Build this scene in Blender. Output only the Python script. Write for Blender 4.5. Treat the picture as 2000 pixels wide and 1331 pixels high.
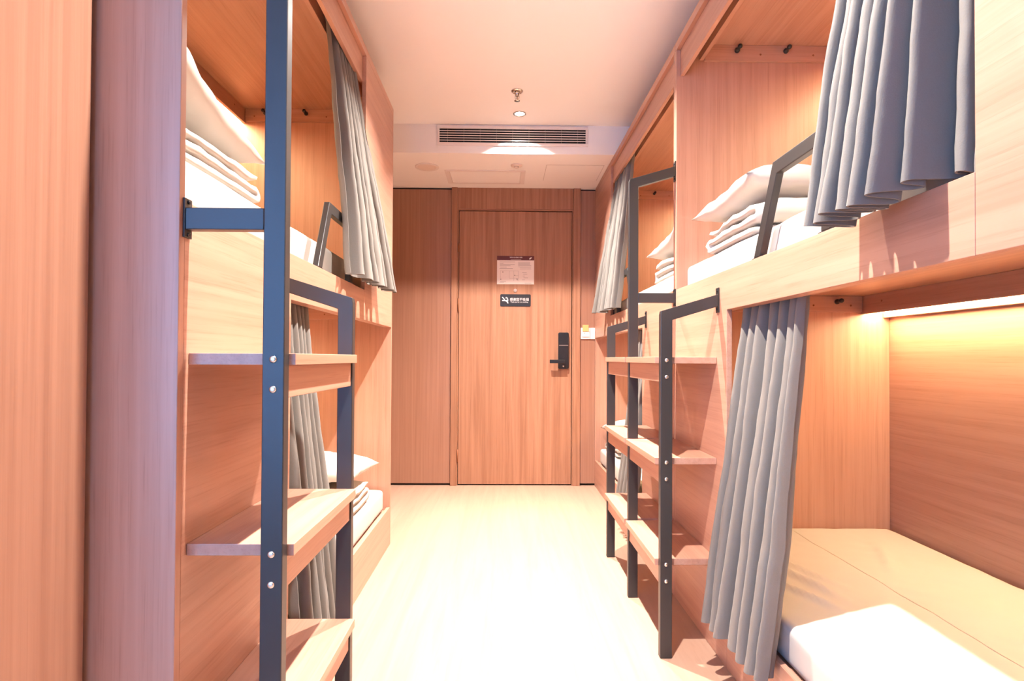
import bpy, bmesh, math, random
from mathutils import Vector, Matrix, noise

for o in list(bpy.data.objects):
    bpy.data.objects.remove(o, do_unlink=True)
SC = bpy.context.scene
COL = SC.collection

# ------------------------------------------------------------------ camera
cam = bpy.data.cameras.new('camera')
cam_o = bpy.data.objects.new('camera', cam)
COL.objects.link(cam_o)
cam.sensor_width = 36.0
cam.lens = 1127.2 * 36 / 2000
cam.shift_y = 20.5 / 2000
cam.clip_start = 0.02
cam_o.matrix_world = (Matrix.Translation((0, 0, 0.981)) @ Matrix.Rotation(-0.0166, 4, 'Z')
                      @ Matrix.Rotation(math.pi / 2 + 0.0126, 4, 'X') @ Matrix.Rotation(0.0051, 4, 'Z'))
SC.camera = cam_o

# ------------------------------------------------------------------ world, exposure, light levels
SKY_COLOR = (0.22, 0.47, 1.0)
SKY_STRENGTH = 8.5
DOWNLIGHT_W = 60.0
DOWNLIGHT_COLOR = (1.0, 0.94, 0.88)
LED_COLOR = (1.0, 0.74, 0.42)
LED_STRENGTH = 50.0
w = bpy.data.worlds.new('sky')
SC.world = w
w.use_nodes = True
bg = w.node_tree.nodes['Background']
bg.inputs[0].default_value = (*SKY_COLOR, 1)
bg.inputs[1].default_value = SKY_STRENGTH
vs = SC.view_settings
vs.view_transform = 'Standard'
vs.look = 'None'
vs.exposure = 0.25
vs.gamma = 1.0
vs.use_curve_mapping = False

# daylight enters through the window in the wall behind the camera; the portal only guides the sampling
pl = bpy.data.lights.new('window_portal', 'AREA')
pl.shape = 'RECTANGLE'
pl.size, pl.size_y = 2.1, 2.15
pl.cycles.is_portal = True
po = bpy.data.objects.new('window_portal', pl)
COL.objects.link(po)
po.location = (-1.35, -1.325, 1.325)
po.rotation_euler = (math.pi / 2, 0, math.pi)      # faces the room

# ------------------------------------------------------------------ measures (metres)
RX, LX = 0.716, 0.585            # bunk fronts, right and left of the camera
BACK = 4.46                      # face of the door wall
ZC, ZS = 2.486, 2.30             # main ceiling, dropped ceiling by the door / bunk tops
YS = 3.7035                      # face of the drop
FASC0, FASC1 = 1.140, 1.268      # board along the upper bed

# ------------------------------------------------------------------ materials
MATS = {}


def new_mat(name):
    m = bpy.data.materials.new(name)
    m.use_nodes = True
    nt = m.node_tree
    MATS[name] = m
    return m, nt, nt.nodes['Principled BSDF']


def lin(r, g, b):
    def f(c):
        c /= 255
        return c / 12.92 if c <= 0.04045 else ((c + 0.055) / 1.055) ** 2.4
    return (f(r), f(g), f(b), 1)


def wood(name, base, dark, axis, rough=0.42, streak=0.5, pore=0.35, spec=0.5, cath=0.0, freq=1.0):
    m, nt, p = new_mat(name)
    N, Lk = nt.nodes, nt.links
    tc = N.new('ShaderNodeTexCoord')

    def stretched(across, along, scale, detail, rgh=0.55):
        mp = N.new('ShaderNodeMapping')
        s = [across * freq] * 3
        s['XYZ'.index(axis)] = along
        mp.inputs['Scale'].default_value = s
        Lk.new(tc.outputs['Object'], mp.inputs['Vector'])
        n = N.new('ShaderNodeTexNoise')
        n.inputs['Scale'].default_value = scale
        n.inputs['Detail'].default_value = detail
        n.inputs['Roughness'].default_value = rgh
        if cath:
            n.inputs['Distortion'].default_value = cath
        Lk.new(mp.outputs['Vector'], n.inputs['Vector'])
        return n
    n1 = stretched(48, 0.9, 1.0, 5)
    n2 = stretched(210, 5.0, 1.0, 3, 0.6)
    n3 = stretched(4.0, 0.5, 1.0, 2)
    r1 = N.new('ShaderNodeMapRange')
    r1.inputs[1].default_value, r1.inputs[2].default_value = 0.36, 0.66
    Lk.new(n1.outputs['Fac'], r1.inputs[0])
    r2 = N.new('ShaderNodeMapRange')
    r2.inputs[1].default_value, r2.inputs[2].default_value = 0.53, 0.70
    Lk.new(n2.outputs['Fac'], r2.inputs[0])
    a = N.new('ShaderNodeMath'); a.operation = 'MULTIPLY'; a.inputs[1].default_value = streak
    Lk.new(r1.outputs[0], a.inputs[0])
    b = N.new('ShaderNodeMath'); b.operation = 'MULTIPLY'; b.inputs[1].default_value = pore
    Lk.new(r2.outputs[0], b.inputs[0])
    c = N.new('ShaderNodeMath'); c.operation = 'MULTIPLY_ADD'; c.inputs[1].default_value = streak * 0.5
    Lk.new(n3.outputs['Fac'], c.inputs[0]); Lk.new(a.outputs[0], c.inputs[2])
    d = N.new('ShaderNodeMath'); d.operation = 'ADD'; d.use_clamp = True
    Lk.new(c.outputs[0], d.inputs[0]); Lk.new(b.outputs[0], d.inputs[1])
    mx = N.new('ShaderNodeMix'); mx.data_type = 'RGBA'
    mx.inputs['A'].default_value, mx.inputs['B'].default_value = base, dark
    Lk.new(d.outputs[0], mx.inputs['Factor'])
    Lk.new(mx.outputs['Result'], p.inputs['Base Color'])
    p.inputs['Roughness'].default_value = rough
    p.inputs['Specular IOR Level'].default_value = spec
    bp = N.new('ShaderNodeBump')
    bp.inputs['Strength'].default_value = 0.06
    bp.inputs['Distance'].default_value = 0.001
    bp.invert = True
    Lk.new(r2.outputs[0], bp.inputs['Height'])
    Lk.new(bp.outputs['Normal'], p.inputs['Normal'])
    return m


def plain(name, col, rough=0.5, metal=0.0, spec=0.5, bump=0.0, bscale=300, sheen=0.0, var=0.0):
    m, nt, p = new_mat(name)
    N, Lk = nt.nodes, nt.links
    p.inputs['Base Color'].default_value = col
    p.inputs['Roughness'].default_value = rough
    p.inputs['Metallic'].default_value = metal
    p.inputs['Specular IOR Level'].default_value = spec
    if sheen:
        p.inputs['Sheen Weight'].default_value = sheen
        p.inputs['Sheen Roughness'].default_value = 0.35
    tc = N.new('ShaderNodeTexCoord')
    n = N.new('ShaderNodeTexNoise')
    n.inputs['Scale'].default_value = bscale
    n.inputs['Detail'].default_value = 3
    Lk.new(tc.outputs['Object'], n.inputs['Vector'])
    if bump:
        bp = N.new('ShaderNodeBump')
        bp.inputs['Strength'].default_value = bump
        bp.inputs['Distance'].default_value = 0.001
        Lk.new(n.outputs['Fac'], bp.inputs['Height'])
        Lk.new(bp.outputs['Normal'], p.inputs['Normal'])
    if var:
        mx = N.new('ShaderNodeMix'); mx.data_type = 'RGBA'
        mx.inputs['A'].default_value = col
        mx.inputs['B'].default_value = tuple(x * (1 - var) for x in col[:3]) + (1,)
        Lk.new(n.outputs['Fac'], mx.inputs['Factor'])
        Lk.new(mx.outputs['Result'], p.inputs['Base Color'])
    return m


def glow(name, col, strength):
    m, nt, p = new_mat(name)
    p.inputs['Base Color'].default_value = (0.8, 0.8, 0.8, 1)
    p.inputs['Emission Color'].default_value = (*col[:3], 1)
    p.inputs['Emission Strength'].default_value = strength
    return m


OAK, OAKD = lin(189, 142, 120), lin(167, 119, 97)
for ax in 'XYZ':
    wood('oak' + ax, OAK, OAKD, ax, streak=0.55, pore=0.45, rough=0.38, spec=0.6)
DOORC, DOORD = lin(176, 126, 98), lin(148, 101, 75)
wood('door_oak', DOORC, DOORD, 'Z', rough=0.5, streak=0.8, pore=0.3, cath=0.6, freq=0.8, spec=0.35)
wood('door_oakX', DOORC, DOORD, 'X', rough=0.5, streak=0.8, pore=0.3, freq=0.8, spec=0.35)
wood('wall_oak', lin(166, 120, 97), lin(146, 101, 80), 'Z', rough=0.33, streak=0.7, pore=0.2, freq=1.2)
wood('floor_oak', lin(181, 146, 125), lin(164, 129, 108), 'Y', rough=0.42, streak=0.5, pore=0.2, cath=1.2, freq=0.35, spec=0.4)
plain('ceiling_paint', lin(240, 234, 230), 0.9, spec=0.2, bump=0.03, bscale=200)
plain('wall_paint', lin(240, 234, 228), 0.9, spec=0.2, bump=0.05, bscale=150)
plain('black_metal', (0.026, 0.023, 0.022, 1), 0.38, spec=0.55, bump=0.08, bscale=900)
plain('steel', (0.75, 0.74, 0.72, 1), 0.25, metal=1.0)
plain('chrome', (0.62, 0.55, 0.48, 1), 0.18, metal=1.0)
plain('aluminium', (0.72, 0.66, 0.52, 1), 0.4, metal=0.8)
plain('velvet', (0.180, 0.160, 0.142, 1), 0.85, spec=0.2, bump=0.35, bscale=420, sheen=0.12, var=0.12)
plain('linen', lin(194, 186, 177), 0.9, spec=0.15, bump=0.06, bscale=500)
plain('linen_cream', lin(205, 192, 176), 0.9, spec=0.15, bump=0.06, bscale=500)
plain('peg_black', (0.018, 0.014, 0.013, 1), 0.4)
plain('gap_black', (0.012, 0.011, 0.011, 1), 0.8)
plain('screw_brown', lin(140, 84, 50), 0.6)
plain('vent_white', lin(226, 214, 208), 0.5)
plain('plastic_white', lin(245, 240, 234), 0.4)
plain('plastic_grey', lin(226, 206, 194), 0.5)
plain('lock_black', (0.012, 0.012, 0.014, 1), 0.25, spec=0.6)
plain('sign_black', (0.018, 0.015, 0.015, 1), 0.35)
plain('sign_white', lin(236, 226, 220), 0.5)
plain('sign_maroon', lin(92, 34, 32), 0.45)
plain('paper', lin(240, 226, 216), 0.5)
plain('ink_grey', lin(168, 150, 142), 0.6)
plain('ink_dark', lin(120, 104, 98), 0.6)
plain('card_wood', lin(222, 178, 110), 0.5, var=0.2, bscale=60)
glow('led_strip', LED_COLOR, LED_STRENGTH)
glow('lamp_face', DOWNLIGHT_COLOR, 30.0)
m, nt, p = new_mat('window_glass')
nt.nodes.remove(p)
tr = nt.nodes.new('ShaderNodeBsdfTransparent')
gl = nt.nodes.new('ShaderNodeBsdfGlossy'); gl.inputs['Roughness'].default_value = 0.02
ms = nt.nodes.new('ShaderNodeMixShader'); ms.inputs[0].default_value = 0.06
nt.links.new(tr.outputs[0], ms.inputs[1]); nt.links.new(gl.outputs[0], ms.inputs[2])
nt.links.new(ms.outputs[0], nt.nodes['Material Output'].inputs['Surface'])

# ------------------------------------------------------------------ building helpers
ORG = {}       # world origin of the frame each object's mesh is written in


def thing(name, loc, label=None, cat=None, group=None, kind=None):
    o = bpy.data.objects.new(name, None)
    o.empty_display_size = 0.05
    COL.objects.link(o)
    o.location = loc
    ORG[o] = Vector(loc)
    tag(o, label, cat, group, kind)
    return o


def tag(o, label=None, cat=None, group=None, kind=None):
    for k, v in (('label', label), ('category', cat), ('group', group), ('kind', kind)):
        if v:
            o[k] = v
    return o


class MB:
    """collects shapes in world coordinates; build() links them as one mesh object"""

    def __init__(s):
        s.v, s.f, s.sm = [], [], []

    def add(s, verts, faces, smooth=False):
        k = len(s.v)
        s.v += [Vector(q) for q in verts]
        s.f += [tuple(i + k for i in f) for f in faces]
        s.sm += [smooth] * len(faces)
        return s

    def box(s, x0, x1, y0, y1, z0, z1):
        x0, x1 = sorted((x0, x1)); y0, y1 = sorted((y0, y1)); z0, z1 = sorted((z0, z1))
        return s.add([(x0, y0, z0), (x1, y0, z0), (x1, y1, z0), (x0, y1, z0), (x0, y0, z1), (x1, y0, z1), (x1, y1, z1), (x0, y1, z1)],
                     [(0, 3, 2, 1), (4, 5, 6, 7), (0, 1, 5, 4), (1, 2, 6, 5), (2, 3, 7, 6), (3, 0, 4, 7)])

    def prism(s, pts, axis, a0, a1):
        """polygon in the plane across axis, extruded from a0 to a1"""
        def P(q, a):
            return {'X': (a, q[0], q[1]), 'Y': (q[0], a, q[1]), 'Z': (q[0], q[1], a)}[axis]
        n = len(pts)
        vs_ = [P(q, a0) for q in pts] + [P(q, a1) for q in pts]
        fs = [tuple(range(n)), tuple(range(2 * n - 1, n - 1, -1))]
        fs += [(i, n + i, n + (i + 1) % n, (i + 1) % n) for i in range(n)]
        return s.add(vs_, fs)

    def lathe(s, prof, seg, at, axis=(0, 0, 1), smooth=True):
        """prof: (radius, height) pairs along axis"""
        q = Vector((0, 0, 1)).rotation_difference(Vector(axis).normalized())
        vs_, fs = [], []
        for r, h in prof:
            for i in range(seg):
                a = 2 * math.pi * i / seg
                vs_.append(q @ Vector((r * math.cos(a), r * math.sin(a), h)) + Vector(at))
        for j in range(len(prof) - 1):
            for i in range(seg):
                fs.append((j * seg + i, j * seg + (i + 1) % seg, (j + 1) * seg + (i + 1) % seg, (j + 1) * seg + i))
        fs.append(tuple(range(seg - 1, -1, -1)))
        k = (len(prof) - 1) * seg
        fs.append(tuple(range(k, k + seg)))
        return s.add(vs_, fs, smooth)

    def build(s, name, mat, parent=None, bevel=0.0, smooth=False, seg=2, weld=False):
        org = ORG[parent] if parent is not None else (sum(s.v, Vector()) / len(s.v))
        if parent is None:
            org = Vector((org.x, org.y, min(q.z for q in s.v)))
        me = bpy.data.meshes.new(name)
        me.from_pydata([q - org for q in s.v], [], s.f)
        bm = bmesh.new(); bm.from_mesh(me)
        if weld:
            bmesh.ops.remove_doubles(bm, verts=bm.verts, dist=1e-5)
        bmesh.ops.recalc_face_normals(bm, faces=bm.faces)
        bm.to_mesh(me); bm.free()
        for pg, fl in zip(me.polygons, s.sm):
            pg.use_smooth = fl or smooth
        me.materials.append(MATS[mat])
        o = bpy.data.objects.new(name, me)
        COL.objects.link(o)
        if parent is not None:
            o.parent = parent
        else:
            o.location = org
        ORG[o] = Vector(org)
        if bevel:
            b = o.modifiers.new('bevel', 'BEVEL')
            b.width = bevel; b.segments = seg; b.limit_method = 'ANGLE'; b.angle_limit = 0.6
        return o


def box(name, mat, parent, x0, x1, y0, y1, z0, z1, bevel=0.0012):
    return MB().box(x0, x1, y0, y1, z0, z1).build(name, mat, parent, bevel)


def struct(o, label, cat=None):
    return tag(o, label, cat, None, 'structure')


# ------------------------------------------------------------------ room shell
WL, WR, WB = -2.80, 1.66, -1.32      # side walls, window wall behind the camera
floor = struct(box('floor', 'floor_oak', None, WL, WR, WB, BACK + 0.06, -0.05, 0.0, 0), 'pale oak floor running from the window to the door', 'floor')
ceil = struct(box('ceiling', 'ceiling_paint', None, WL, WR, WB, YS, ZC, ZC + 0.05, 0), 'white painted main ceiling above the aisle', 'ceiling')
soff = struct(box('ceiling', 'ceiling_paint', None, WL, WR, YS, BACK + 0.06, ZS, ZC + 0.05, 0), 'lower boxed white ceiling in front of the door holding the air grille', 'ceiling')
struct(box('wall_left', 'wall_paint', None, WL - 0.06, WL, WB, BACK + 0.06, 0, ZC, 0), 'plain wall behind the bunk with one ladder', 'wall')
struct(box('wall_right', 'wall_paint', None, WR, WR + 0.06, WB, BACK + 0.06, 0, ZC, 0), 'plain wall behind the two bunks in a row', 'wall')
wf = thing('wall_front', (0, WB, 0), 'plain wall with a wide window, opposite the door', 'wall', None, 'structure')
WX0, WX1, WZ0, WZ1 = -2.40, -0.30, 0.25, 2.40
mb = MB()
mb.box(WL - 0.06, WX0, WB - 0.1, WB, 0, ZC + 0.05).box(WX1, WR + 0.06, WB - 0.1, WB, 0, ZC + 0.05)
mb.box(WX0, WX1, WB - 0.1, WB, 0, WZ0).box(WX0, WX1, WB - 0.1, WB, WZ1, ZC + 0.05)
mb.build('masonry', 'wall_paint', wf)
win = thing('window_1', ((WX0 + WX1) / 2, WB - 0.05, WZ0), 'wide window with dark frame in the wall opposite the door', 'window', None, 'structure')
wfm = MB()
WXM = (WX0 + WX1) / 2
for a, b_ in ((WX0, WX0 + 0.04), (WX1 - 0.04, WX1), (WXM - 0.02, WXM + 0.02)):
    wfm.box(a, b_, WB - 0.07, WB - 0.03, WZ0, WZ1)
wfm.box(WX0 + 0.04, WXM - 0.02, WB - 0.07, WB - 0.03, WZ0, WZ0 + 0.04).box(WX0 + 0.04, WXM - 0.02, WB - 0.07, WB - 0.03, WZ1 - 0.04, WZ1)
wfm.box(WXM + 0.02, WX1 - 0.04, WB - 0.07, WB - 0.03, WZ0, WZ0 + 0.04).box(WXM + 0.02, WX1 - 0.04, WB - 0.07, WB - 0.03, WZ1 - 0.04, WZ1)
wfm.build('window_frame', 'black_metal', win)
for a, b_ in ((WX0 + 0.04, -0.44), (WXM + 0.02, WX1 - 0.04)):
    box('pane', 'window_glass', win, a, b_, WB - 0.053, WB - 0.047, WZ0 + 0.04, WZ1 - 0.04, 0)

# door wall: backing, two laminate panels with a dark shadow gap above and below
wb = thing('wall_back', (0, BACK, 0), 'wood clad wall holding the room door', 'wall', None, 'structure')
box('backing', 'gap_black', wb, WL, WR, BACK + 0.02, BACK + 0.06, 0, ZS, 0)
box('wall_panel', 'wall_oak', wb, WL, -0.398, BACK, BACK + 0.02, 0.016, ZS - 0.014)
box('wall_panel', 'wall_oak', wb, 0.602, 0.78, BACK, BACK + 0.02, 0.016, ZS - 0.014)

# ------------------------------------------------------------------ door
dr = thing('door_1', (0.1, BACK, 0), 'oak room door with black electronic lock and matching frame', 'door', None, 'structure')
box('door_jamb', 'door_oak', dr, -0.396, -0.352, BACK - 0.018, BACK + 0.02, 0, ZS - 0.001)
box('door_jamb', 'door_oak', dr, 0.546, 0.600, BACK - 0.018, BACK + 0.02, 0, ZS - 0.001)
box('door_stop', 'door_oak', dr, -0.3515, -0.342, BACK - 0.006, BACK + 0.02, 0, 2.135)
box('door_stop', 'door_oak', dr, 0.538, 0.5455, BACK - 0.006, BACK + 0.02, 0, 2.135)
box('header_panel', 'door_oak', dr, -0.3515, 0.5455, BACK - 0.010, BACK + 0.02, 2.137, ZS - 0.001)
box('head_stop', 'door_oakX', dr, -0.3415, 0.5375, BACK - 0.006, BACK + 0.02, 2.125, 2.136)
leaf = box('leaf', 'door_oak', dr, -0.338, 0.533, BACK + 0.002, BACK + 0.019, 0.010, 2.119)
for z0, z1 in ((1.80, 1.868), (1.336, 1.442), (0.18, 0.278)):
    MB().lathe([(0.0055, 0), (0.0055, z1 - z0)], 10, (-0.342, BACK - 0.010, z0)).build('hinge', 'screw_brown', dr)
MB().lathe([(0.014, 0), (0.014, 0.004), (0.010, 0.007)], 20, (0.097, BACK + 0.002, 1.505), (0, -1, 0)).build('peephole', 'ink_grey', dr)
lk = MB().prism([(0.430 + dx, 0.901 + dz) for dx, dz in ((0.008, 0), (0.073, 0), (0.081, 0.008), (0.081, 0.273), (0.073, 0.281), (0.008, 0.281), (0, 0.273), (0, 0.008))], 'Y', BACK - 0.022, BACK + 0.002).build('lock_body', 'lock_black', dr, 0.002)
MB().lathe([(0.014, 0), (0.014, 0.030)], 20, (0.466, BACK - 0.020, 0.958), (0, -1, 0)).box(0.362, 0.480, BACK - 0.060, BACK - 0.046, 0.944, 0.972).build('lever_handle', 'lock_black', lk, 0.003)
MB().lathe([(0.007, 0), (0.007, 0.003)], 16, (0.470, BACK - 0.022, 0.922), (0, -1, 0)).build('keyhole', 'steel', lk)
box('card_slot', 'ink_dark', lk, 0.436, 0.505, BACK - 0.0235, BACK - 0.0215, 1.080, 1.085, 0)
lk['label'] = 'tall black electronic lock'


def text_mesh(name, body, size, at, mat, parent, align='LEFT', width=None):
    """lettering standing on a wall that faces -Y"""
    cu = bpy.data.curves.new(name, 'FONT')
    cu.body = body
    cu.size = size
    cu.align_x = align
    cu.extrude = 0.0004
    cu.resolution_u = 2
    t = bpy.data.objects.new(name, cu)
    COL.objects.link(t)
    dg = bpy.context.evaluated_depsgraph_get()
    me = bpy.data.meshes.new_from_object(t.evaluated_get(dg))
    bpy.data.objects.remove(t, do_unlink=True)
    xs = [q.co.x for q in me.vertices] or [0]
    k = 1.0
    if width and max(xs) - min(xs) > 1e-6:
        k = width / (max(xs) - min(xs))
    x_off = min(xs)
    for q in me.vertices:
        x, y, z = q.co
        q.co = Vector(((x - x_off) * k + at[0], at[1] - z, y + at[2])) - ORG[parent]
    me.materials.clear(); me.materials.append(MATS[mat])
    o = bpy.data.objects.new(name, me)
    COL.objects.link(o)
    o.parent = parent
    ORG[o] = ORG[parent]
    return o


LEAF = BACK + 0.002
# evacuation notice
es = thing('evacuation_notice', (0.0985, LEAF, 1.554), 'white printed evacuation notice with maroon header stuck on the door', 'notice')
box('sheet', 'paper', es, -0.045, 0.242, LEAF - 0.0025, LEAF - 0.0002, 1.554, 1.774, 0)
hd = box('header_band', 'sign_maroon', es, -0.045, 0.242, LEAF - 0.0035, LEAF - 0.0025, 1.740, 1.774, 0)
text_mesh('lettering', '消防安全疏散示意图', 0.0105, (0.052, LEAF - 0.0039, 1.7585), 'sign_white', hd, width=0.098)
MB().box(0.060, 0.142, LEAF - 0.0041, LEAF - 0.0035, 1.7455, 1.7490).build('small_print', 'ink_grey', hd)
MB().prism([(0.204, 1.748), (0.212, 1.748), (0.224, 1.759), (0.224, 1.764), (0.214, 1.763), (0.205, 1.756)], 'Y', LEAF - 0.0041, LEAF - 0.0035).build('emblem', 'sign_white', hd)
lines = MB()
rnd = random.Random(4)


def strip(x0, x1, z, h=0.0022):
    lines.box(x0, x1, LEAF - 0.0031, LEAF - 0.0025, z, z + h)


for i, (a, b_) in enumerate(((0, .120), (0.002, .030), (0.002, .118), (0.002, .085), (0.006, .055), (0, .060), (.060, .104))):
    strip(-0.026 + a, -0.026 + b_, 1.726 - 0.0102 * min(i, 5), 0.0026)
for i in range(7):
    strip(0.118 + (0.014 if i > 4 else 0), 0.118 + (0.092 if i < 3 else 0.104 - 0.01 * rnd.random()), 1.724 - 0.0088 * i, 0.0030 if i < 4 else 0.0016)
for z, a, b_ in ((1.645, .15, .185), (1.632, .158, .19), (1.617, .155, .17), (1.604, .16, .195), (1.588, .15, .172), (1.562, .17, .222), (1.574, -.02, .024), (1.565, -.026, .01)):
    strip(a, b_, z, 0.002)
lines.build('printed_lines', 'ink_grey', es)['kind'] = 'stuff'
pm = MB()
for x0, x1, z0, z1 in ((-.02, .12, 1.658, 1.6592), (-.02, -.0188, 1.60, 1.658), (.05, .0512, 1.60, 1.6592), (.085, .0862, 1.58, 1.6592), (.085, .12, 1.62, 1.6212), (.05, .12, 1.60, 1.6012), (.12, .1212, 1.58, 1.6592)):
    pm.box(x0, x1, LEAF - 0.0031, LEAF - 0.0025, z0, z1)
for x, z in ((-.004, 1.645), (.106, 1.592), (.108, 1.585), (-.02, 1.589), (.088, 1.620)):
    pm.box(x, x + 0.008, LEAF - 0.0033, LEAF - 0.0025, z, z + 0.007)
pm.build('floor_plan', 'ink_grey', es)['kind'] = 'stuff'

# no smoking plate
ns = thing('no_smoking_sign', (0.1, LEAF, 1.383), 'black no smoking plate with white hand symbol below the notice on the door', 'sign')
r_ = 0.008
pts = []
for cx, cz, a0 in ((0.217 - r_, 1.476 - r_, 0), (-0.019 + r_, 1.476 - r_, 90), (-0.019 + r_, 1.383 + r_, 180), (0.217 - r_, 1.383 + r_, 270)):
    for k in range(5):
        a = math.radians(a0 + k * 22.5)
        pts.append((cx + r_ * math.cos(a), cz + r_ * math.sin(a)))
MB().prism(pts, 'Y', LEAF - 0.004, LEAF - 0.0002).build('plate', 'sign_black', ns)
F = LEAF - 0.004
sym = MB()
for poly in ([(-.004, 1.4235), (.018, 1.4235), (.030, 1.418), (.040, 1.404), (.045, 1.407), (.040, 1.420), (.043, 1.432), (.040, 1.440), (.035, 1.436), (.034, 1.431), (.020, 1.431), (-.004, 1.431)],
             [(-.006, 1.452), (-.001, 1.457), (.017, 1.437), (.012, 1.433)],
             [(.022, 1.447), (.027, 1.457), (.031, 1.450), (.028, 1.442)],
             [(.033, 1.444), (.036, 1.452), (.041, 1.444), (.038, 1.439)]):
    sym.prism(poly, 'Y', F - 0.0006, F)
sym.build('hand_symbol', 'sign_white', ns)
text_mesh('lettering', '感谢您不吸烟', 0.0245, (0.056, F - 0.0004, 1.4275), 'sign_white', ns, width=0.145)
text_mesh('lettering', 'Thank you for not smoking', 0.0125, (0.060, F - 0.0004, 1.4125), 'sign_white', ns, width=0.136)

# key card switch and blank plate on the narrow panel
kc = thing('card_switch', (0.634, BACK, 1.132), 'white key card switch holding a tan card beside the door', 'switch')
box('plate', 'plastic_white', kc, 0.606, 0.676, BACK - 0.009, BACK - 0.0002, 1.132, 1.219, 0.002)
box('card_pocket', 'plastic_white', kc, 0.612, 0.670, BACK - 0.016, BACK - 0.009, 1.150, 1.205, 0.002)
MB().box(0.622, 0.655, BACK - 0.0166, BACK - 0.016, 1.170, 1.172).box(0.628, 0.650, BACK - 0.0166, BACK - 0.016, 1.161, 1.163).prism([(0.626, 1.181), (0.634, 1.170), (0.642, 1.181)], 'Y', BACK - 0.0166, BACK - 0.016).build('printed_marks', 'ink_grey', kc)
tag(box('key_card', 'card_wood', None, 0.617, 0.664, BACK - 0.0205, BACK - 0.0175, 1.190, 1.242, 0.001), 'small tan key card sticking up from the white card switch', 'key card')
bp_ = thing('blank_switch_plate', (0.70, BACK, 1.132), 'white blank plate between the card switch and the bunk', 'switch')
box('plate', 'plastic_white', bp_, 0.679, 0.7155, BACK - 0.009, BACK - 0.0002, 1.132, 1.219, 0.002)
box('rocker', 'plastic_white', bp_, 0.684, 0.7125, BACK - 0.011, BACK - 0.009, 1.140, 1.211, 0.001)

# ------------------------------------------------------------------ ceiling fittings
DL = ((0.098, 3.527, 'glowing recessed downlight in the ceiling just before the air grille'),
      (0.098, 2.33, 'recessed downlight in the ceiling above the middle of the ladders'),
      (0.098, 1.12, 'recessed downlight in the ceiling above the near ladder post'))
for x, y, lab in DL:
    t = thing('downlight', (x, y, ZC), lab, 'light', 'recessed aisle downlights')
    seg = 28
    mb = MB()
    prof = [(0.040, 0.0), (0.040, -0.004), (0.031, -0.005), (0.030, -0.001)]
    vv, ff = [], []
    for r, h in prof:
        for i in range(seg):
            a = 2 * math.pi * i / seg
            vv.append((x + r * math.cos(a), y + r * math.sin(a), ZC + h))
    for j in range(len(prof) - 1):
        for i in range(seg):
            ff.append((j * seg + i, j * seg + (i + 1) % seg, (j + 1) * seg + (i + 1) % seg, (j + 1) * seg + i))
    mb.add(vv, ff, True).build('trim_ring', 'chrome', t)
    MB().lathe([(0.030, -0.0015), (0.030, -0.001)], seg, (x, y, ZC)).build('lens', 'lamp_face', t)
    li = bpy.data.lights.new('lamp', 'AREA')
    li.shape = 'DISK'; li.size = 0.034; li.energy = DOWNLIGHT_W; li.spread = math.radians(118); li.color = DOWNLIGHT_COLOR
    lo = bpy.data.objects.new('lamp', li)
    COL.objects.link(lo); lo.parent = t; lo.location = (0, 0, -0.006)

sp = thing('sprinkler', (0.075, 3.229, ZC), 'chrome sprinkler head hanging from the ceiling beside the downlight', 'sprinkler')
at = (0.075, 3.229, ZC)
MB().lathe([(0.034, -0.0005), (0.033, -0.004), (0.022, -0.010), (0.018, -0.006)], 24, at).build('escutcheon', 'chrome', sp)
MB().lathe([(0.014, -0.005), (0.014, -0.018), (0.010, -0.022), (0.010, -0.028)], 16, at).build('body', 'chrome', sp)
mb = MB()
for s in (-1, 1):
    mb.prism([(0.075 + s * 0.009, ZC - 0.026), (0.075 + s * 0.013, ZC - 0.026), (0.075 + s * 0.013, ZC - 0.040), (0.075 + s * 0.005, ZC - 0.052), (0.075 + s * 0.002, ZC - 0.050), (0.075 + s * 0.009, ZC - 0.039)], 'Y', 3.227, 3.231)
mb.build('yoke', 'chrome', sp)
MB().lathe([(0.003, -0.028), (0.003, -0.050)], 10, at).build('glass_bulb', 'screw_brown', sp)
MB().lathe([(0.004, -0.049), (0.005, -0.053), (0.016, -0.0545), (0.016, -0.0562)], 20, at).build('deflector', 'chrome', sp)

vt = thing('air_grille', (0.06, YS, 2.349), 'wide white air conditioning grille with dark slots in the ceiling drop', 'air vent')
y0, y1 = YS - 0.010, YS - 0.0003
vf = MB()
vf.box(-0.425, 0.543, y0, y1, 2.457, 2.477).box(-0.425, 0.543, y0, y1, 2.349, 2.367).box(-0.425, -0.412, y0, y1, 2.367, 2.457).box(0.530, 0.543, y0, y1, 2.367, 2.457)
vf.build('frame', 'vent_white', vt, 0.001)
box('slot_shade', 'gap_black', vt, -0.412, 0.530, YS - 0.0020, YS - 0.0003, 2.367, 2.457, 0)  # flat black sheet on the solid drop, painting the shade of an open duct
for i in range(5):
    zc_ = 2.367 + 0.090 * (i + 0.93) / 5.85
    MB().prism([(YS - 0.0095, zc_ - 0.0036), (YS - 0.0035, zc_ - 0.0010), (YS - 0.0035, zc_ + 0.0036), (YS - 0.0095, zc_ + 0.0016)], 'X', -0.412, 0.530).build('slat', 'vent_white', vt)
for i in range(9):
    xx = -0.412 + 0.942 * (i + 0.5) / 9
    box('fin', 'ink_dark', vt, xx - 0.0012, xx + 0.0012, YS - 0.0024, YS - 0.0018, 2.367, 2.457, 0)  # fins coloured dark to paint in the shade behind the slats

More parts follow.
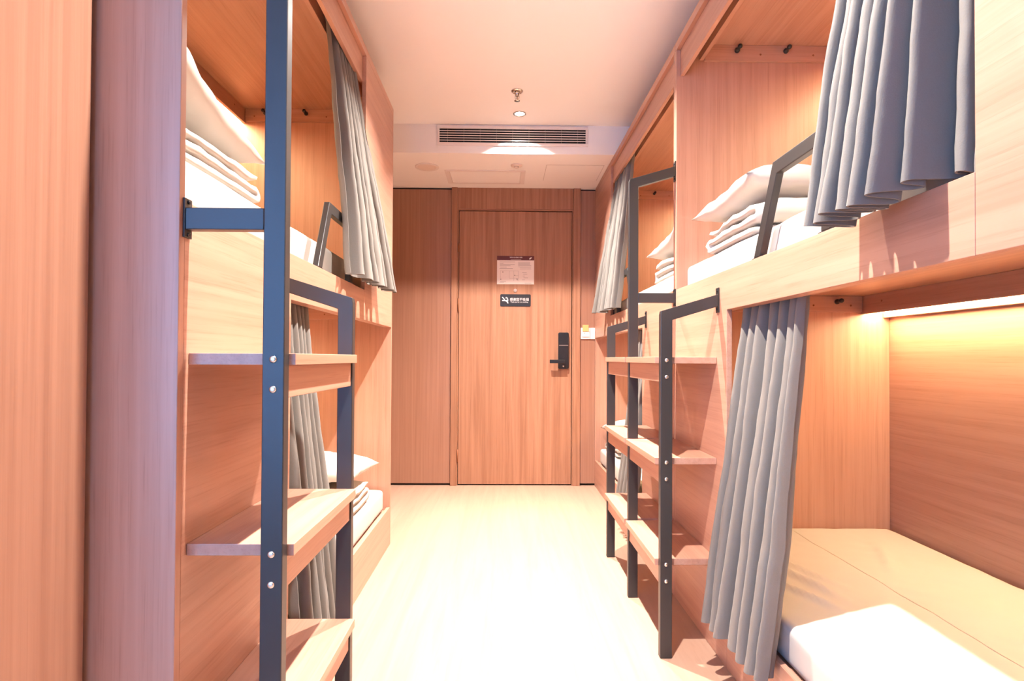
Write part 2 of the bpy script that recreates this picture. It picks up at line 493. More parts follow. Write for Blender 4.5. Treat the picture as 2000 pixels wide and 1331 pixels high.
spk = thing('ceiling_speaker', (-0.527, 3.976, ZS), 'round white ceiling speaker on the lower ceiling', 'speaker')
MB().lathe([(0.082, -0.0003), (0.081, -0.005), (0.070, -0.007), (0.066, -0.004)], 36, (-0.527, 3.976, ZS)).build('rim', 'vent_white', spk)
MB().lathe([(0.0655, -0.0035), (0.060, -0.0052), (0.03, -0.0062), (0.004, -0.0065)], 36, (-0.527, 3.976, ZS)).build('grille', 'plastic_grey', spk)
smk = thing('smoke_detector', (0.09, 3.924, ZS), 'small round white smoke detector on the lower ceiling', 'detector')
MB().lathe([(0.040, -0.0003), (0.039, -0.006), (0.030, -0.010)], 28, (0.09, 3.924, ZS)).build('base', 'plastic_grey', smk)
MB().lathe([(0.016, -0.010), (0.015, -0.017), (0.009, -0.021)], 20, (0.09, 3.924, ZS)).build('sensor_head', 'plastic_grey', smk)
ht = thing('ceiling_hatch', (-0.13, 4.19, ZS), 'white rectangular framed service hatch on the lower ceiling', 'hatch')
hx0, hx1, hy0, hy1 = -0.413, 0.157, 4.033, 4.335
mb = MB()
for a in ((hx0, hx1, hy0, hy0 + 0.022), (hx0, hx1, hy1 - 0.022, hy1), (hx0, hx0 + 0.034, hy0 + 0.022, hy1 - 0.022), (hx1 - 0.034, hx1, hy0 + 0.022, hy1 - 0.022)):
    mb.box(*a, ZS - 0.006, ZS - 0.0003)
mb.build('frame', 'vent_white', ht, 0.001)
box('lid', 'ceiling_paint', ht, hx0 + 0.036, hx1 - 0.036, hy0 + 0.024, hy1 - 0.024, ZS - 0.004, ZS - 0.0003)
ap = thing('access_panel', (0.48, 4.08, ZS), 'flush white access panel on the lower ceiling nearest the bunk', 'hatch')
box('lid', 'ceiling_paint', ap, 0.296, 0.686, 3.91, 4.25, ZS - 0.0022, ZS - 0.0003, 0.0006)
mb = MB()
for a in ((0.2935, 0.6885, 3.9075, 3.9095), (0.2935, 0.6885, 4.2505, 4.2525), (0.2935, 0.2955, 3.9095, 4.2505), (0.6865, 0.6885, 3.9095, 4.2505)):
    mb.box(*a, ZS - 0.0008, ZS - 0.0003)
mb.build('seam', 'ink_grey', ap)


# ------------------------------------------------------------------ bunks
class Frame:
    """u: depth behind the bunk's front, v: distance from its ladder end, z: height"""

    def __init__(s, side, front, y0, d):
        s.side, s.front, s.y0, s.d = side, front, y0, d

    def P(s, u, v, z):
        return Vector((s.side * (s.front + u), s.y0 + s.d * v, z))

    def box(s, name, mat, parent, u0, u1, v0, v1, z0, z1, bevel=0.0012):
        a, b = s.P(u0, v0, z0), s.P(u1, v1, z1)
        return box(name, mat, parent, a.x, b.x, a.y, b.y, a.z, b.z, bevel)


T = 0.018
UB = 0.89          # inner face of the back panel


def bunk(name, label, fr, L, up, lo, guard):
    c = fr.P(0.45, L / 2, 0)
    b = thing(name, c, label, 'bunk bed', 'built-in bunk beds')
    B = fr.box
    B('end_panel', 'oakZ', b, 0, UB, 0, T, 0, 2.265)
    B('end_panel', 'oakZ', b, 0, UB, L - T, L, 0, 2.265)
    B('back_panel', 'oakY', b, UB + 0.0005, UB + 0.015, 0, L, 0.0, 1.2445)
    B('back_panel', 'oakY', b, UB + 0.0005, UB + 0.015, 0, L, 1.2455, 2.265)
    # top: outer trim board, ceiling board, recessed curtain fascia, inner pelmet
    B('top_trim', 'oakY', b, 0, 0.040, 0, L, 2.2655, ZS)
    B('top_panel', 'oakY', b, 0.0405, UB + 0.015, 0, L, 2.2825, ZS)
    B('curtain_fascia', 'oakY', b, 0.016, 0.032, T, up, 2.155, 2.265)
    B('pelmet', 'oakY', b, 0.095, 0.112, T, L - T, 2.222, 2.282)
    B('curtain_track', 'aluminium', b, 0.056, 0.074, T + 0.002, L - T - 0.002, 2.268, 2.282, 0.002)
    # upper bed: platform, front board, closing panel at the foot
    B('platform', 'oakY', b, T, UB, T, L - T, 1.245, 1.2625)
    yz = [(fr.P(0, v, 0).y, z) for v, z in ((T, 0.0005), (lo, 0.0005), (lo, FASC0), (up, FASC0), (up, FASC1), (lo, FASC1), (T, FASC1), (T, FASC0))]
    xa, xb = fr.P(0, 0, 0).x, fr.P(0.0175, 0, 0).x
    V = [Vector((xa, y, z)) for y, z in yz] + [Vector((xb, y, z)) for y, z in yz]
    fs = []
    for q in ((0, 1, 2, 7), (7, 2, 5, 6), (2, 3, 4, 5)):
        fs.append(q); fs.append(tuple(i + 8 for i in reversed(q)))
    for i in range(8):
        fs.append((i, i + 8, (i + 1) % 8 + 8, (i + 1) % 8))
    MB().add(V, fs).build('fascia', 'oakY', b, 0.0012)
    B('fascia_lip', 'oakY', b, 0.0175, 0.040, T, L - T, FASC0, FASC0 + 0.018)
    B('front_panel', 'oakY', b, 0, 0.0175, up + 0.0005, L - T, FASC0, 2.265)
    # lower bed: base (the front board also closes it behind the ladder)
    B('curtain_track', 'aluminium', b, 0.056, 0.074, T + 0.002, L - T - 0.002, 1.231, 1.2448, 0.002)
    B('base_board', 'oakY', b, 0, 0.0175, lo + 0.0005, L - T, 0.0005, 0.198)
    B('base_deck', 'oakY', b, T, UB, T, L - T, 0.165, 0.183)
    # peg rails, light valances
    for z1 in (2.282, 1.2448):
        for v0, v1, sg in ((T, T + 0.014, 1), (L - T - 0.014, L - T, -1)):
            z0 = z1 - 0.066
            ra = B('peg_rail', 'oakX', b, 0.114, 0.768, v0, v1, z0, z1)
            vf_ = v1 if sg > 0 else v0
            ax = Vector((0, fr.d * sg, 0.05)).normalized()
            for u in (0.247, 0.45, 0.662):
                MB().lathe([(0.0105, -0.001), (0.0108, 0.006), (0.0092, 0.011), (0.0058, 0.015), (0.0056, 0.022), (0.0085, 0.027), (0.0096, 0.033), (0.0080, 0.038), (0.003, 0.041)], 12,
                           fr.P(u, vf_, z0 + 0.042), ax).build('peg', 'peg_black', ra)
            for u in (0.345, 0.565, 0.72):
                MB().lathe([(0.0042, -0.001), (0.0042, 0.0006)], 10, fr.P(u, vf_, z0 + 0.027), (0, fr.d * sg, 0)).build('screw_cap', 'screw_brown', ra)
        vl = B('light_valance', 'oakY', b, 0.770, 0.786, T, L - T, z1 - 0.074, z1)
        for v in (0.15, 0.8, 1.45, L - 0.15):
            MB().lathe([(0.0042, -0.001), (0.0042, 0.0006)], 10, fr.P(0.770, v, z1 - 0.03), (-fr.side, 0, 0)).build('screw_cap', 'screw_brown', vl)
        B('light_cleat', 'oakY', b, 0.862, UB, T, L - T, z1 - 0.088, z1)
        MBx = fr.box('led_strip', 'led_strip', vl, 0.790, 0.858, T + 0.01, L - T - 0.01, z1 - 0.068, z1 - 0.060, 0)
        MBx['label'] = 'warm white light strip'
    # guard rail on the front board
    g0, g1, g2 = guard
    zt = 1.507
    zb = FASC1 + 0.002
    u0, u1 = 0.001, 0.021
    t = 0.036
    sl = (g1 - g0) / (zt - zb)
    pv = [(g0, zb), (g1, zt), (g2, zt), (g2, zb), (g2 - t, zb), (g2 - t, zt - t), (g1 + t * 0.62, zt - t), (g0 + t * 1.12, zb)]
    pts = [(fr.P(0, v, 0).y, z) for v, z in pv]
    xa, xb = fr.P(u0, 0, 0).x, fr.P(u1, 0, 0).x
    gr = MB()
    quads = ((0, 1, 6, 7), (1, 2, 5, 6), (2, 3, 4, 5))
    V8 = [Vector((xa, y, z)) for y, z in pts] + [Vector((xb, y, z)) for y, z in pts]
    ff = []
    for q in quads:
        ff.append(q); ff.append(tuple(i + 8 for i in reversed(q)))
    for i in range(8):
        ff.append((i, i + 8, (i + 1) % 8 + 8, (i + 1) % 8))
    gr.add(V8, ff)
    g = gr.build('guard_rail', 'black_metal', b, 0.002)
    g['label'] = 'black metal guard rail'
    for v in (g0 + 0.02, g2 - t / 2):
        B('foot_plate', 'black_metal', g, 0.001, 0.0172, v - 0.03, v + 0.03, zb - 0.002, zb, 0)
    return b


FL = Frame(-1, LX, 1.050, 1)
FN = Frame(1, RX, 2.3865, -1)
FF = Frame(1, RX, 2.3885, 1)
LEN_L, LEN_N, LEN_F = 2.01, 2.03, 2.068
bunk('bunk_bed', 'two-tier oak bunk standing alone on one side, facing the other two bunks', FL, LEN_L, 1.40, 0.555, (0.79, 0.905, 1.205))
bunk('bunk_bed', 'two-tier oak bunk nearest the viewer, with bare sheeted lower mattress', FN, LEN_N, 1.525, 0.555, (0.750, 0.866, 1.135))
bunk('bunk_bed', 'two-tier oak bunk beside the door and card switch', FF, LEN_F, 1.432, 0.555, (0.80, 0.92, 1.25))

# oak clad end of the wall beside the lone bunk; the room widens towards the window before it
wr = thing('wall_partition', (-1.7, 0.94, 0), 'plain oak clad wall end beside the near end of the lone bunk', 'wall', None, 'structure')
box('core', 'wall_paint', wr, WL, -0.756, 0.845, 1.030, 0, ZC - 0.001, 0)
box('wall_panel', 'wall_oak', wr, -0.7555, -0.736, 0.840, 1.036, 0.002, ZC - 0.002)


# ------------------------------------------------------------------ ladders
def ladder(name, label, fr, xs, posts, spans, treads, edges):
    """xs: (outer u, inner u) of the posts; posts: (v0, tall?); spans: tread (v0, v1)"""
    ua, ub = xs
    ld = thing(name, fr.P((ua + ub) / 2, posts[0][0], 0), label, 'ladder')
    B = fr.box
    W = 0.025
    for v0, tall, bolts in posts:
        top = 1.725 if tall else 1.140
        rise = 0.056
        # post with its arm rising to the bunk
        pts = [(ua, 0.001), (ua, top - 0.012), (ua + 0.003, top), (ua + 0.003, top), (-0.004, top + rise), (-0.004, top + rise - 0.040), (ub, top - 0.040 + 0.010), (ub, 0.001)]
        mb = MB()
        q = [(fr.P(u, 0, 0).x, z) for u, z in pts]
        y0, y1 = fr.P(0, v0, 0).y, fr.P(0, v0 + W, 0).y
        V = [Vector((x, y0, z)) for x, z in q] + [Vector((x, y1, z)) for x, z in q]
        n = len(q)
        fs = []
        for quad in ((0, 1, 6, 7), (1, 2, 4, 6), (4, 5, 6)):
            fs.append(quad); fs.append(tuple(i + n for i in reversed(quad)))
        ring = [0, 1, 2, 4, 5, 6, 7]
        for a, b in zip(ring, ring[1:] + ring[:1]):
            fs.append((a, a + n, b + n, b))
        mb.add(V, fs)
        po_ = mb.build('post', 'black_metal', ld, 0.0018, weld=False)
        zc_ = top + rise - 0.020
        vb0, vb1 = v0 + 0.0, v0 + W
        br = B('bracket', 'black_metal', ld, -0.004, -0.0004, vb0, vb1, zc_ - 0.040, zc_ + 0.042, 0)
        for dz in (-0.030, 0.032):
            MB().lathe([(0.004, 0), (0.004, 0.002)], 10, fr.P(-0.004, v0 + W / 2, zc_ + dz), (-fr.side, 0, 0)).build('screw', 'lock_black', br)
        if tall:
            B('cross_bar', 'black_metal', ld, ub, -0.004, v0 + 0.001, v0 + W - 0.001, 1.214, 1.254, 0.0015)
            br = B('bracket', 'black_metal', ld, -0.004, -0.0004, vb0, vb1, 1.200, 1.272, 0)
            for z in (1.206, 1.266):
                MB().lathe([(0.004, 0), (0.004, 0.002)], 10, fr.P(-0.004, v0 + W / 2, z), (-fr.side, 0, 0)).build('screw', 'lock_black', br)
        if bolts is not None:
            vb = v0 if bolts < 0 else v0 + W
            for zt in treads:
                for dz in (0.011, 0.066):
                    MB().lathe([(0.0068, -0.001), (0.0068, 0.0012), (0.005, 0.003), (0.0015, 0.0034)], 14, fr.P((ua + ub) / 2, vb, zt - dz), (0, fr.d * bolts, 0)).build('bolt', 'steel', po_)
    for v0, v1 in spans:
        for zt in treads:
            tr_ = B('tread', 'oakY', ld, ua - 0.012, -0.0006, v0, v1, zt - 0.022, zt, 0.0012)
            B('apron', 'oakY', tr_, ua + 0.004, ua + 0.022, v0 + 0.0005, v1 - 0.0005, zt - 0.083, zt - 0.0225, 0.0012)
    return ld


ladder('bunk_ladder', 'black metal and oak step ladder on the lone bunk, nearest the viewer', FL, (-0.187, -0.147),
       ((0.010, True, -1), (0.490, False, 1)), ((0.0355, 0.4895),), (0.988, 0.633, 0.291), None)
# the double ladder stands where the two bunks meet: v counts from the joint towards the viewer
FD = Frame(1, RX, 2.3955, -1)
ladder('double_bunk_ladder', 'black metal and oak double step ladder shared by the two bunks in a row', FD, (-0.195, -0.156),
       ((0.0, True, None), (0.4795, False, 1), (-0.4805, False, None)), ((0.0255, 0.479), (-0.455, -0.0005)), (0.988, 0.652, 0.318), None)


# ------------------------------------------------------------------ soft things
def soft_box(x0, x1, y0, y1, z0, z1, r, step, amp, freq, seed, extra=None):
    """rounded box grid with a slightly uneven surface"""
    def axis(a, b):
        n = max(3, int(round((b - a - 2 * r) / step)))
        inner = [a + r + (b - a - 2 * r) * i / n for i in range(n + 1)]
        k = [0.0, 0.35, 0.7]
        return [a + r * t for t in k] + inner + [b - r * t for t in reversed(k)]
    X, Y, Z = axis(x0, x1), axis(y0, y1), axis(z0, z1)
    idx, V, Fc = {}, [], []
    off = Vector((seed * 3.1, seed * 1.7, seed * 0.9))

    def vid(i, j, k):
        key = (i, j, k)
        if key not in idx:
            p_ = Vector((X[i], Y[j], Z[k]))
            c_ = Vector((min(max(p_.x, x0 + r), x1 - r), min(max(p_.y, y0 + r), y1 - r), min(max(p_.z, z0 + r), z1 - r)))
            d_ = p_ - c_
            if d_.length > 1e-9:
                m_ = max(abs(d_.x), abs(d_.y), abs(d_.z))
                p_ = c_ + d_.normalized() * m_
            nz = noise.noise(p_ * freq + off) + 0.5 * noise.noise(p_ * freq * 2.3 + off)
            top = max(0.0, (p_.z - z0) / (z1 - z0))
            p_.z += amp * nz * top
            p_.x += amp * 0.5 * noise.noise(p_ * freq + off * 2) * (1 if 0 < k < len(Z) - 1 else 0)
            if extra:
                p_.z += extra(p_) * (1 if k == len(Z) - 1 else 0)
            idx[key] = len(V); V.append(p_)
        return idx[key]
    nx, ny, nz_ = len(X) - 1, len(Y) - 1, len(Z) - 1
    for i in range(nx):
        for j in range(ny):
            Fc.append((vid(i, j, 0), vid(i, j + 1, 0), vid(i + 1, j + 1, 0), vid(i + 1, j, 0)))
            Fc.append((vid(i, j, nz_), vid(i + 1, j, nz_), vid(i + 1, j + 1, nz_), vid(i, j + 1, nz_)))
    for i in range(nx):
        for k in range(nz_):
            Fc.append((vid(i, 0, k), vid(i + 1, 0, k), vid(i + 1, 0, k + 1), vid(i, 0, k + 1)))
            Fc.append((vid(i, ny, k), vid(i, ny, k + 1), vid(i + 1, ny, k + 1), vid(i + 1, ny, k)))
    for j in range(ny):
        for k in range(nz_):
            Fc.append((vid(0, j, k), vid(0, j, k + 1), vid(0, j + 1, k + 1), vid(0, j + 1, k)))
            Fc.append((vid(nx, j, k), vid(nx, j + 1, k), vid(nx, j + 1, k + 1), vid(nx, j, k + 1)))
    return MB().add(V, Fc, True)


def mattress(label, fr, u0, u1, v0, v1, z0, z1, seed, extra=None, seam=None, step=0.06):
    a, b = fr.P(u0, v0, z0), fr.P(u1, v1, z1)
    x0, x1 = sorted((a.x, b.x)); y0, y1 = sorted((a.y, b.y))
    t = thing('mattress', ((x0 + x1) / 2, (y0 + y1) / 2, z0), label, 'mattress', 'white sheeted bunk mattresses')
    soft_box(x0, x1, y0, y1, z0, z1, 0.022, step, 0.0035, 7.0, seed, extra).build('cover', 'linen', t)
    if seam is not None:
        xs = fr.P(seam, 0, 0).x
        mb = MB()
        n = 60
        V, Fc = [], []
        off = Vector((seed * 3.1, seed * 1.7, seed * 0.9))
        for i in range(n + 1):
            y = y0 + 0.03 + (y1 - y0 - 0.06) * i / n
            p_ = Vector((xs, y, z1))
            z = z1 + 0.0035 * (noise.noise(p_ * 7 + off) + 0.5 * noise.noise(p_ * 16.1 + off)) + (extra(p_) if extra else 0)
            V += [(xs - 0.0016, y, z - 0.002), (xs, y, z + 0.0022), (xs + 0.0016, y, z - 0.002)]
        for i in range(n):
            for k in range(2):
                Fc.append((3 * i + k, 3 * i + k + 1, 3 * i + 4 + k, 3 * i + 3 + k))
        mb.add(V, Fc, True).build('seam', 'linen_cream', t)
    return t


mattress('white sheeted mattress on the upper bed of the lone bunk', FL, 0.055, 0.86, 0.03, 1.95, 1.263, 1.385, 1)
mattress('white sheeted mattress on the lower bed of the lone bunk', FL, 0.028, 0.86, 0.03, 1.965, 0.1835, 0.300, 2)
mattress('white sheeted mattress on the upper bed of the bunk nearest the viewer', FN, 0.040, 0.86, 0.022, 1.96, 1.263, 1.362, 3)
mattress('white sheeted mattress on the upper bed of the bunk beside the door', FF, 0.028, 0.86, 0.03, 1.99, 1.263, 1.352, 4)
mattress('white sheeted mattress on the lower bed of the bunk beside the door', FF, 0.028, 0.86, 0.03, 1.99, 0.1835, 0.300, 5)


def wrinkles(p_):
    z = 0.0
    # a few pulled folds of the sheet near the curtain
    for cx, cy, dx, dy, L_, w_, h_ in ((0.93, 1.86, 0.35, -1, 0.20, 0.016, 0.010), (0.98, 1.90, 0.45, -1, 0.16, 0.014, 0.008),
                                       (0.88, 1.72, 0.5, -1, 0.16, 0.014, 0.008), (1.34, 2.0, -0.5, -1, 0.18, 0.02, 0.006), (1.42, 1.2, 0.6, -1, 0.22, 0.02, 0.007)):
        n_ = math.hypot(dx, dy)
        ex, ey = dx / n_, dy / n_
        a = (p_.x - cx) * ex + (p_.y - cy) * ey
        b = -(p_.x - cx) * ey + (p_.y - cy) * ex + 0.25 * a * a
        z += 1.7 * h_ * math.exp(-(a / L_) ** 4) * math.exp(-(b / w_) ** 2)
    return z


mattress('bare mattress under a smooth sheet on the lower bed nearest the viewer', FN, 0.028, 0.878, 0.022, 1.98, 0.1835, 0.290, 6, wrinkles, 0.46, step=0.0125)


def folded_duvet(label, cx, cy, z0, wx, wy, th, layers, seed, flip, group='folded duvets'):
    """one padded quilt folded back and forth; folds face +Y / -Y, edges show along X"""
    h = th
    path = []
    z = z0 + h / 2
    half = wy / 2
    for k in range(layers):
        s = 1 if (k % 2 == 0) == flip else -1
        a, b = -s * (half - h * 0.5), s * (half - h * 0.5)
        shr = 0.012 * k
        n = 12
        for i in range(n + 1):
            path.append((a + (b - a) * i / n, z))
        if k < layers - 1:
            for i in range(1, 7):
                an = -math.pi / 2 + math.pi * i / 7
                path.append((b + s * (h * 0.5) * math.cos(an), z + h / 2 + (h / 2) * math.sin(an)))
            z += h
    # outline of the ribbon
    up, dn = [], []
    n = len(path)
    for i, (y, zz) in enumerate(path):
        y0_, z0_ = path[max(i - 1, 0)]
        y1_, z1_ = path[min(i + 1, n - 1)]
        tx, tz = y1_ - y0_, z1_ - z0_
        l_ = math.hypot(tx, tz) or 1
        nx, nz = -tz / l_, tx / l_
        w_ = h * 0.485
        if i == 0 or i == n - 1:
            w_ = h * 0.25
        up.append((y + nx * w_, zz + nz * w_)); dn.append((y - nx * w_, zz - nz * w_))
    ring = up + dn[::-1]
    m_ = len(ring)
    K = 26
    off = Vector((seed * 2.3, seed, seed * 4.1))
    V, Fc = [], []
    top = z0 + h * layers
    cen = [((up[i][0] + dn[i][0]) / 2, (up[i][1] + dn[i][1]) / 2) for i in range(n)]
    for k in range(K + 1):
        t_ = -1 + 2 * k / K
        x = cx + t_ * wx / 2
        e = 1 - abs(t_) ** 10 * 0.45
        for i, (y, zz) in enumerate(ring):
            ci = i if i < n else 2 * n - 1 - i
            yc, zc_ = cen[ci]
            p_ = Vector((x, cy + yc + (y - yc) * e, zc_ + (zz - zc_) * e))
            nz = noise.noise(p_ * 9 + off)
            lift = (p_.z - z0) / (top - z0)
            p_.z += lift * (0.014 * nz + 0.009 * noise.noise(p_ * 22 + off)) - lift * 0.012 * abs(t_) ** 4
            p_.y += 0.007 * noise.noise(p_ * 6 + off * 2) + 0.004 * lift * math.sin(9 * t_ + seed)
            p_.x += 0.010 * noise.noise(Vector((seed, zz * 40, y * 3))) * (abs(t_) ** 6) * (1 if t_ > 0 else -1)
            p_.z = max(p_.z, z0 + 0.001)
            V.append(p_)
    for k in range(K):
        for i in range(m_):
            Fc.append((k * m_ + i, k * m_ + (i + 1) % m_, (k + 1) * m_ + (i + 1) % m_, (k + 1) * m_ + i))
    for k in (0, K):
        for i in range(n - 1):
            q = (k * m_ + i, k * m_ + i + 1, k * m_ + m_ - 2 - i, k * m_ + m_ - 1 - i)
            Fc.append(q if k else tuple(reversed(q)))
    o = MB().add(V, Fc, True).build('folded_duvet', 'linen', None)
    tag(o, label, 'duvet', group)
    return o


def pillow(label, cx, cy, z0, wx, wy, h, seed, tilt=0.0, rz=0.0, roll=0.0):
    N_ = 30
    off = Vector((seed * 1.3, seed * 2.7, seed))
    V, Fc = [], []
    M_ = Matrix.Rotation(rz, 3, 'Z') @ Matrix.Rotation(tilt, 3, 'X') @ Matrix.Rotation(roll, 3, 'Y')

    def pt(i, j, s):
        a, b = -1 + 2 * i / N_, -1 + 2 * j / N_
        x = a * (1 - 0.07 * (1 - b * b) * abs(a) ** 3)
        y = b * (1 - 0.09 * (1 - a * a) * abs(b) ** 3)
        prof = (max(0, 1 - a ** 4) * max(0, 1 - b ** 4)) ** 0.55
        q = Vector((x * wx / 2, y * wy / 2, 0))
        edge = max(abs(a), abs(b))
        wr = noise.noise(Vector((a * 3.2, b * 3.2, 0)) + off) * 0.5 + noise.noise(Vector((a * 8, b * 8, 3)) + off) * 0.25
        z = s * h / 2 * prof * (1 if s > 0 else 0.62) + wr * 0.030 * prof + 0.010 * noise.noise(Vector((a * 4, b * 4, 7)) + off) * edge ** 6
        q.z = z
        return M_ @ q
    for s in (1, -1):
        k0 = len(V)
        for i in range(N_ + 1):
            for j in range(N_ + 1):
                V.append(pt(i, j, s))
        for i in range(N_):
            for j in range(N_):
                q = (k0 + i * (N_ + 1) + j, k0 + (i + 1) * (N_ + 1) + j, k0 + (i + 1) * (N_ + 1) + j + 1, k0 + i * (N_ + 1) + j + 1)
                Fc.append(q if s > 0 else tuple(reversed(q)))
    lo_ = min(q.z for q in V)
    V = [q + Vector((cx, cy, z0 - lo_)) for q in V]
    o = MB().add(V, Fc, True).build('pillow', 'linen', None, weld=True)
    tag(o, label, 'pillow', 'white bunk pillows')
    return o


def bedding(where, fr, u, v, z, seed, flip=True, tilt=0.0, rz=0.0, du=0.0, dv=0.0, wx=0.60, wy=0.42, th=0.037, ph=0.135):
    c = fr.P(u, v, z)
    folded_duvet('white folded duvet ' + where, c.x, c.y, z, wx, wy, th, 3, seed, flip)
    c = fr.P(u + du, v + dv, z)
    pillow('white pillow on the folded duvet ' + where, c.x, c.y, z + 3 * th + 0.006, wx + 0.06, wy + 0.06, ph, seed, tilt, rz)


bedding('on the upper bed nearest the viewer', FN, 0.345, 0.47, 1.362, 11, True, tilt=-0.06, rz=0.03, dv=-0.06)
bedding('on the upper bed beside the door', FF, 0.36, 0.33, 1.356, 12, True, tilt=-0.10, dv=0.03)
bedding('on the lower bed beside the door', FF, 0.36, 1.70, 0.304, 13, True, tilt=-0.06, dv=0.05)
bedding('on the upper bed of the lone bunk', FL, 0.375, 0.31, 1.389, 14, True, tilt=-0.27, dv=-0.035, wx=0.60, wy=0.42, th=0.030, ph=0.105)
bedding('on the lower bed of the lone bunk', FL, 0.345, 1.50, 0.304, 15, True, tilt=-0.06, dv=0.06)


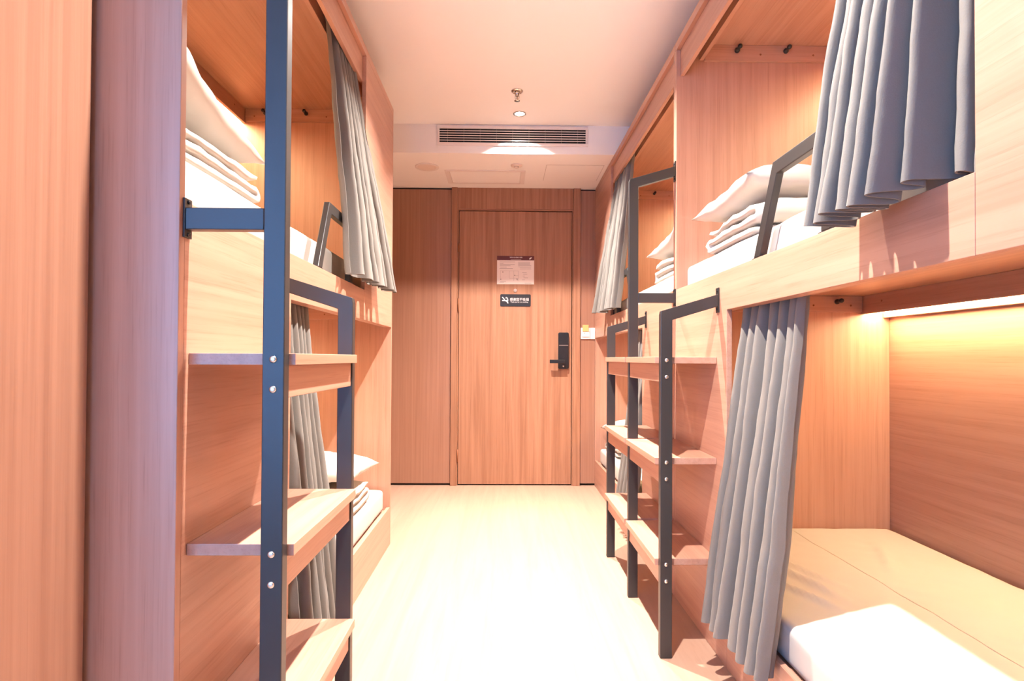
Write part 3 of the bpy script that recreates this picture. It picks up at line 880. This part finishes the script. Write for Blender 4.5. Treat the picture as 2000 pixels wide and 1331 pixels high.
# ------------------------------------------------------------------ curtains
def curtain(label, fr, top, bot, N_, seed, amp=(0.020, 0.034), power=1.5, keep=None, upow=1.0, flat=(1.0, 0.0), turn=False):
    """top: (v0, v1, u, z), bot: (v0, v1, u at v0, u at v1, z); pleats of uneven width deepen towards the hem;
    keep = (sign, v): stay on this side of a closing panel's edge unless in front of it"""
    rnd_ = random.Random(seed)
    PER = 22
    S_, R_ = N_ * PER, 46
    wd_ = [rnd_.uniform(0.65, 1.45) for _ in range(N_)]
    tot = sum(wd_)
    edge = [sum(wd_[:k]) / tot for k in range(N_ + 1)]
    aw = [rnd_.uniform(0.65, 1.25) for _ in range(N_ + 1)]
    lean = [rnd_.uniform(-0.5, 0.5) for _ in range(N_ + 1)]
    drift = [rnd_.uniform(-0.25, 0.25) for _ in range(N_ + 1)]
    V = []
    off = Vector((seed * 5.3, seed * 1.9, seed))
    hem_row = R_ - 3
    for r in range(R_ + 1):
        t = r / R_
        e = t ** power
        v0 = top[0] + (bot[0] - top[0]) * e
        v1 = top[1] + (bot[1] - top[1]) * e
        A = amp[0] + (amp[1] - amp[0]) * min(1, t * 1.5)
        for i in range(S_ + 1):
            j = min(i // PER, N_ - 1)
            f_ = (i - j * PER) / PER
            s = edge[j] + (edge[j + 1] - edge[j]) * f_
            sm = f_ * f_ * (3 - 2 * f_)
            a_ = aw[j] * (1 - sm) + aw[j + 1] * sm
            ln = lean[j] * (1 - sm) + lean[j + 1] * sm
            dr_ = drift[j] * (1 - sm) + drift[j + 1] * sm
            th = 2 * math.pi * f_
            wv = math.sin(th + 0.35 * ln * math.sin(th))
            sq = wv * (1.2 - 0.2 * wv * wv) * (1 - flat[1] * max(0.0, (s - flat[0]) / (1 - flat[0])) ** 0.6 if s > flat[0] else 1)
            wj = (edge[j + 1] - edge[j]) * (v1 - v0)
            lat = (-0.085 * math.sin(2 * th) + 0.10 * ln * (math.cos(th) - 1) + dr_ * 0.4 * t) * wj
            sw = min(1.0, max(0.0, (s - 0.62) / 0.24)) if turn else s
            ub_ = bot[2] + (bot[3] - bot[2]) * (sw * sw * (3 - 2 * sw) if turn else s)
            um = top[2] + (ub_ - top[2]) * (t ** upow)
            u = um + A * a_ * sq + 0.007 * noise.noise(Vector((s * 6, t * 3, 0)) + off)
            v = v0 + (v1 - v0) * s + lat * min(1, 0.4 + t) + 0.012 * noise.noise(Vector((s * 2.5, t * 2.5, 5)) + off) * t
            zb_ = bot[4] + (bot[5] - bot[4]) * s
            if turn:
                zb_ = bot[4] + (1.277 - bot[4]) * min(1.0, max(0.0, (s - 0.60) / 0.14)) + (bot[5] - 1.277) * min(1.0, max(0.0, (s - 0.86) / 0.08))
            z = top[3] + (zb_ - top[3]) * t + 0.012 * noise.noise(Vector((s * 5, 0, 9)) + off) * (t ** 6)
            u += 0.0030 * noise.noise(Vector((s * 16 + t * 4, t * 9, 3)) + off) + 0.0016 * noise.noise(Vector((s * 30, t * 26, 1)) + off)
            if t < 0.08:
                u += 0.004 * math.sin(2 * math.pi * s * N_ * 3.5) * (1 - t / 0.08)
            if keep and keep[0] * (v - keep[1]) > -0.006 and u > -0.012:
                if um < -0.004:
                    u = -0.012 - 0.3 * (u - um + A) * 0.1
                else:
                    v = keep[1] - keep[0] * 0.006
            V.append(fr.P(u, v, z))
    W_ = S_ + 1

    def sheet(ra, rb, inflate, name, par):
        Fc = [(r * W_ + i, r * W_ + i + 1, (r + 1) * W_ + i + 1, (r + 1) * W_ + i) for r in range(ra, rb) for i in range(S_)]
        used = sorted({q for f in Fc for q in f})
        mp = {q: k for k, q in enumerate(used)}
        o = MB().add([V[q] for q in used], [tuple(mp[q] for q in f) for f in Fc], True).build(name, 'velvet', par)
        so = o.modifiers.new('thickness', 'SOLIDIFY')
        so.thickness = inflate; so.offset = 0
        es_ = o.modifiers.new('crisp_edge', 'EDGE_SPLIT')
        es_.split_angle = math.radians(55)
        return o
    base = fr.P(bot[2], (bot[0] + bot[1]) / 2, bot[4])
    t_ = thing('bed_curtain', base, label, 'curtain', 'grey velvet bunk curtains')
    sheet(0, hem_row, 0.0035, 'drape', t_)
    sheet(hem_row, R_, 0.0036, 'hem', t_)
    return t_


curtain('grey velvet curtain on the upper bed nearest the viewer, gathered in tall bright folds', FN, (1.265, 1.500, 0.064, 2.262), (1.240, 1.528, -0.080, 0.026, 1.246, 1.262), 9, 3, (0.022, 0.040), 1.1, (1, 1.525), 1.0, (0.70, 0.85), True)
curtain('long grey velvet curtain hanging beside the bare lower mattress', FN, (0.566, 0.93, 0.066, 1.229), (0.53, 0.915, -0.050, -0.040, 0.155, 0.155), 7, 5, (0.018, 0.032), 1.2, (-1, 0.555), 1.15)
curtain('grey velvet curtain on the upper bed of the lone bunk, flaring out above the board', FL, (1.08, 1.385, 0.064, 2.262), (0.985, 1.65, -0.052, -0.075, 1.278, 1.285), 7, 8, (0.018, 0.030), 1.5, (1, 1.40))
curtain('grey velvet curtain on the lower bed of the lone bunk, seen through the ladder', FL, (0.582, 0.82, 0.064, 1.229), (0.57, 0.86, -0.040, -0.040, 0.13, 0.13), 6, 9, (0.016, 0.030), 1.2, (-1, 0.555), 1.15)
curtain('grey velvet curtain on the upper bed beside the door', FF, (1.06, 1.415, 0.064, 2.262), (0.97, 1.60, -0.050, -0.065, 1.285, 1.290), 7, 14, (0.018, 0.030), 1.5, (1, 1.432))
curtain('grey velvet curtain on the lower bed beside the door, behind the double ladder', FF, (0.582, 0.85, 0.064, 1.229), (0.60, 0.90, -0.050, -0.050, 0.13, 0.13), 6, 17, (0.016, 0.030), 1.2, (-1, 0.555), 1.15)
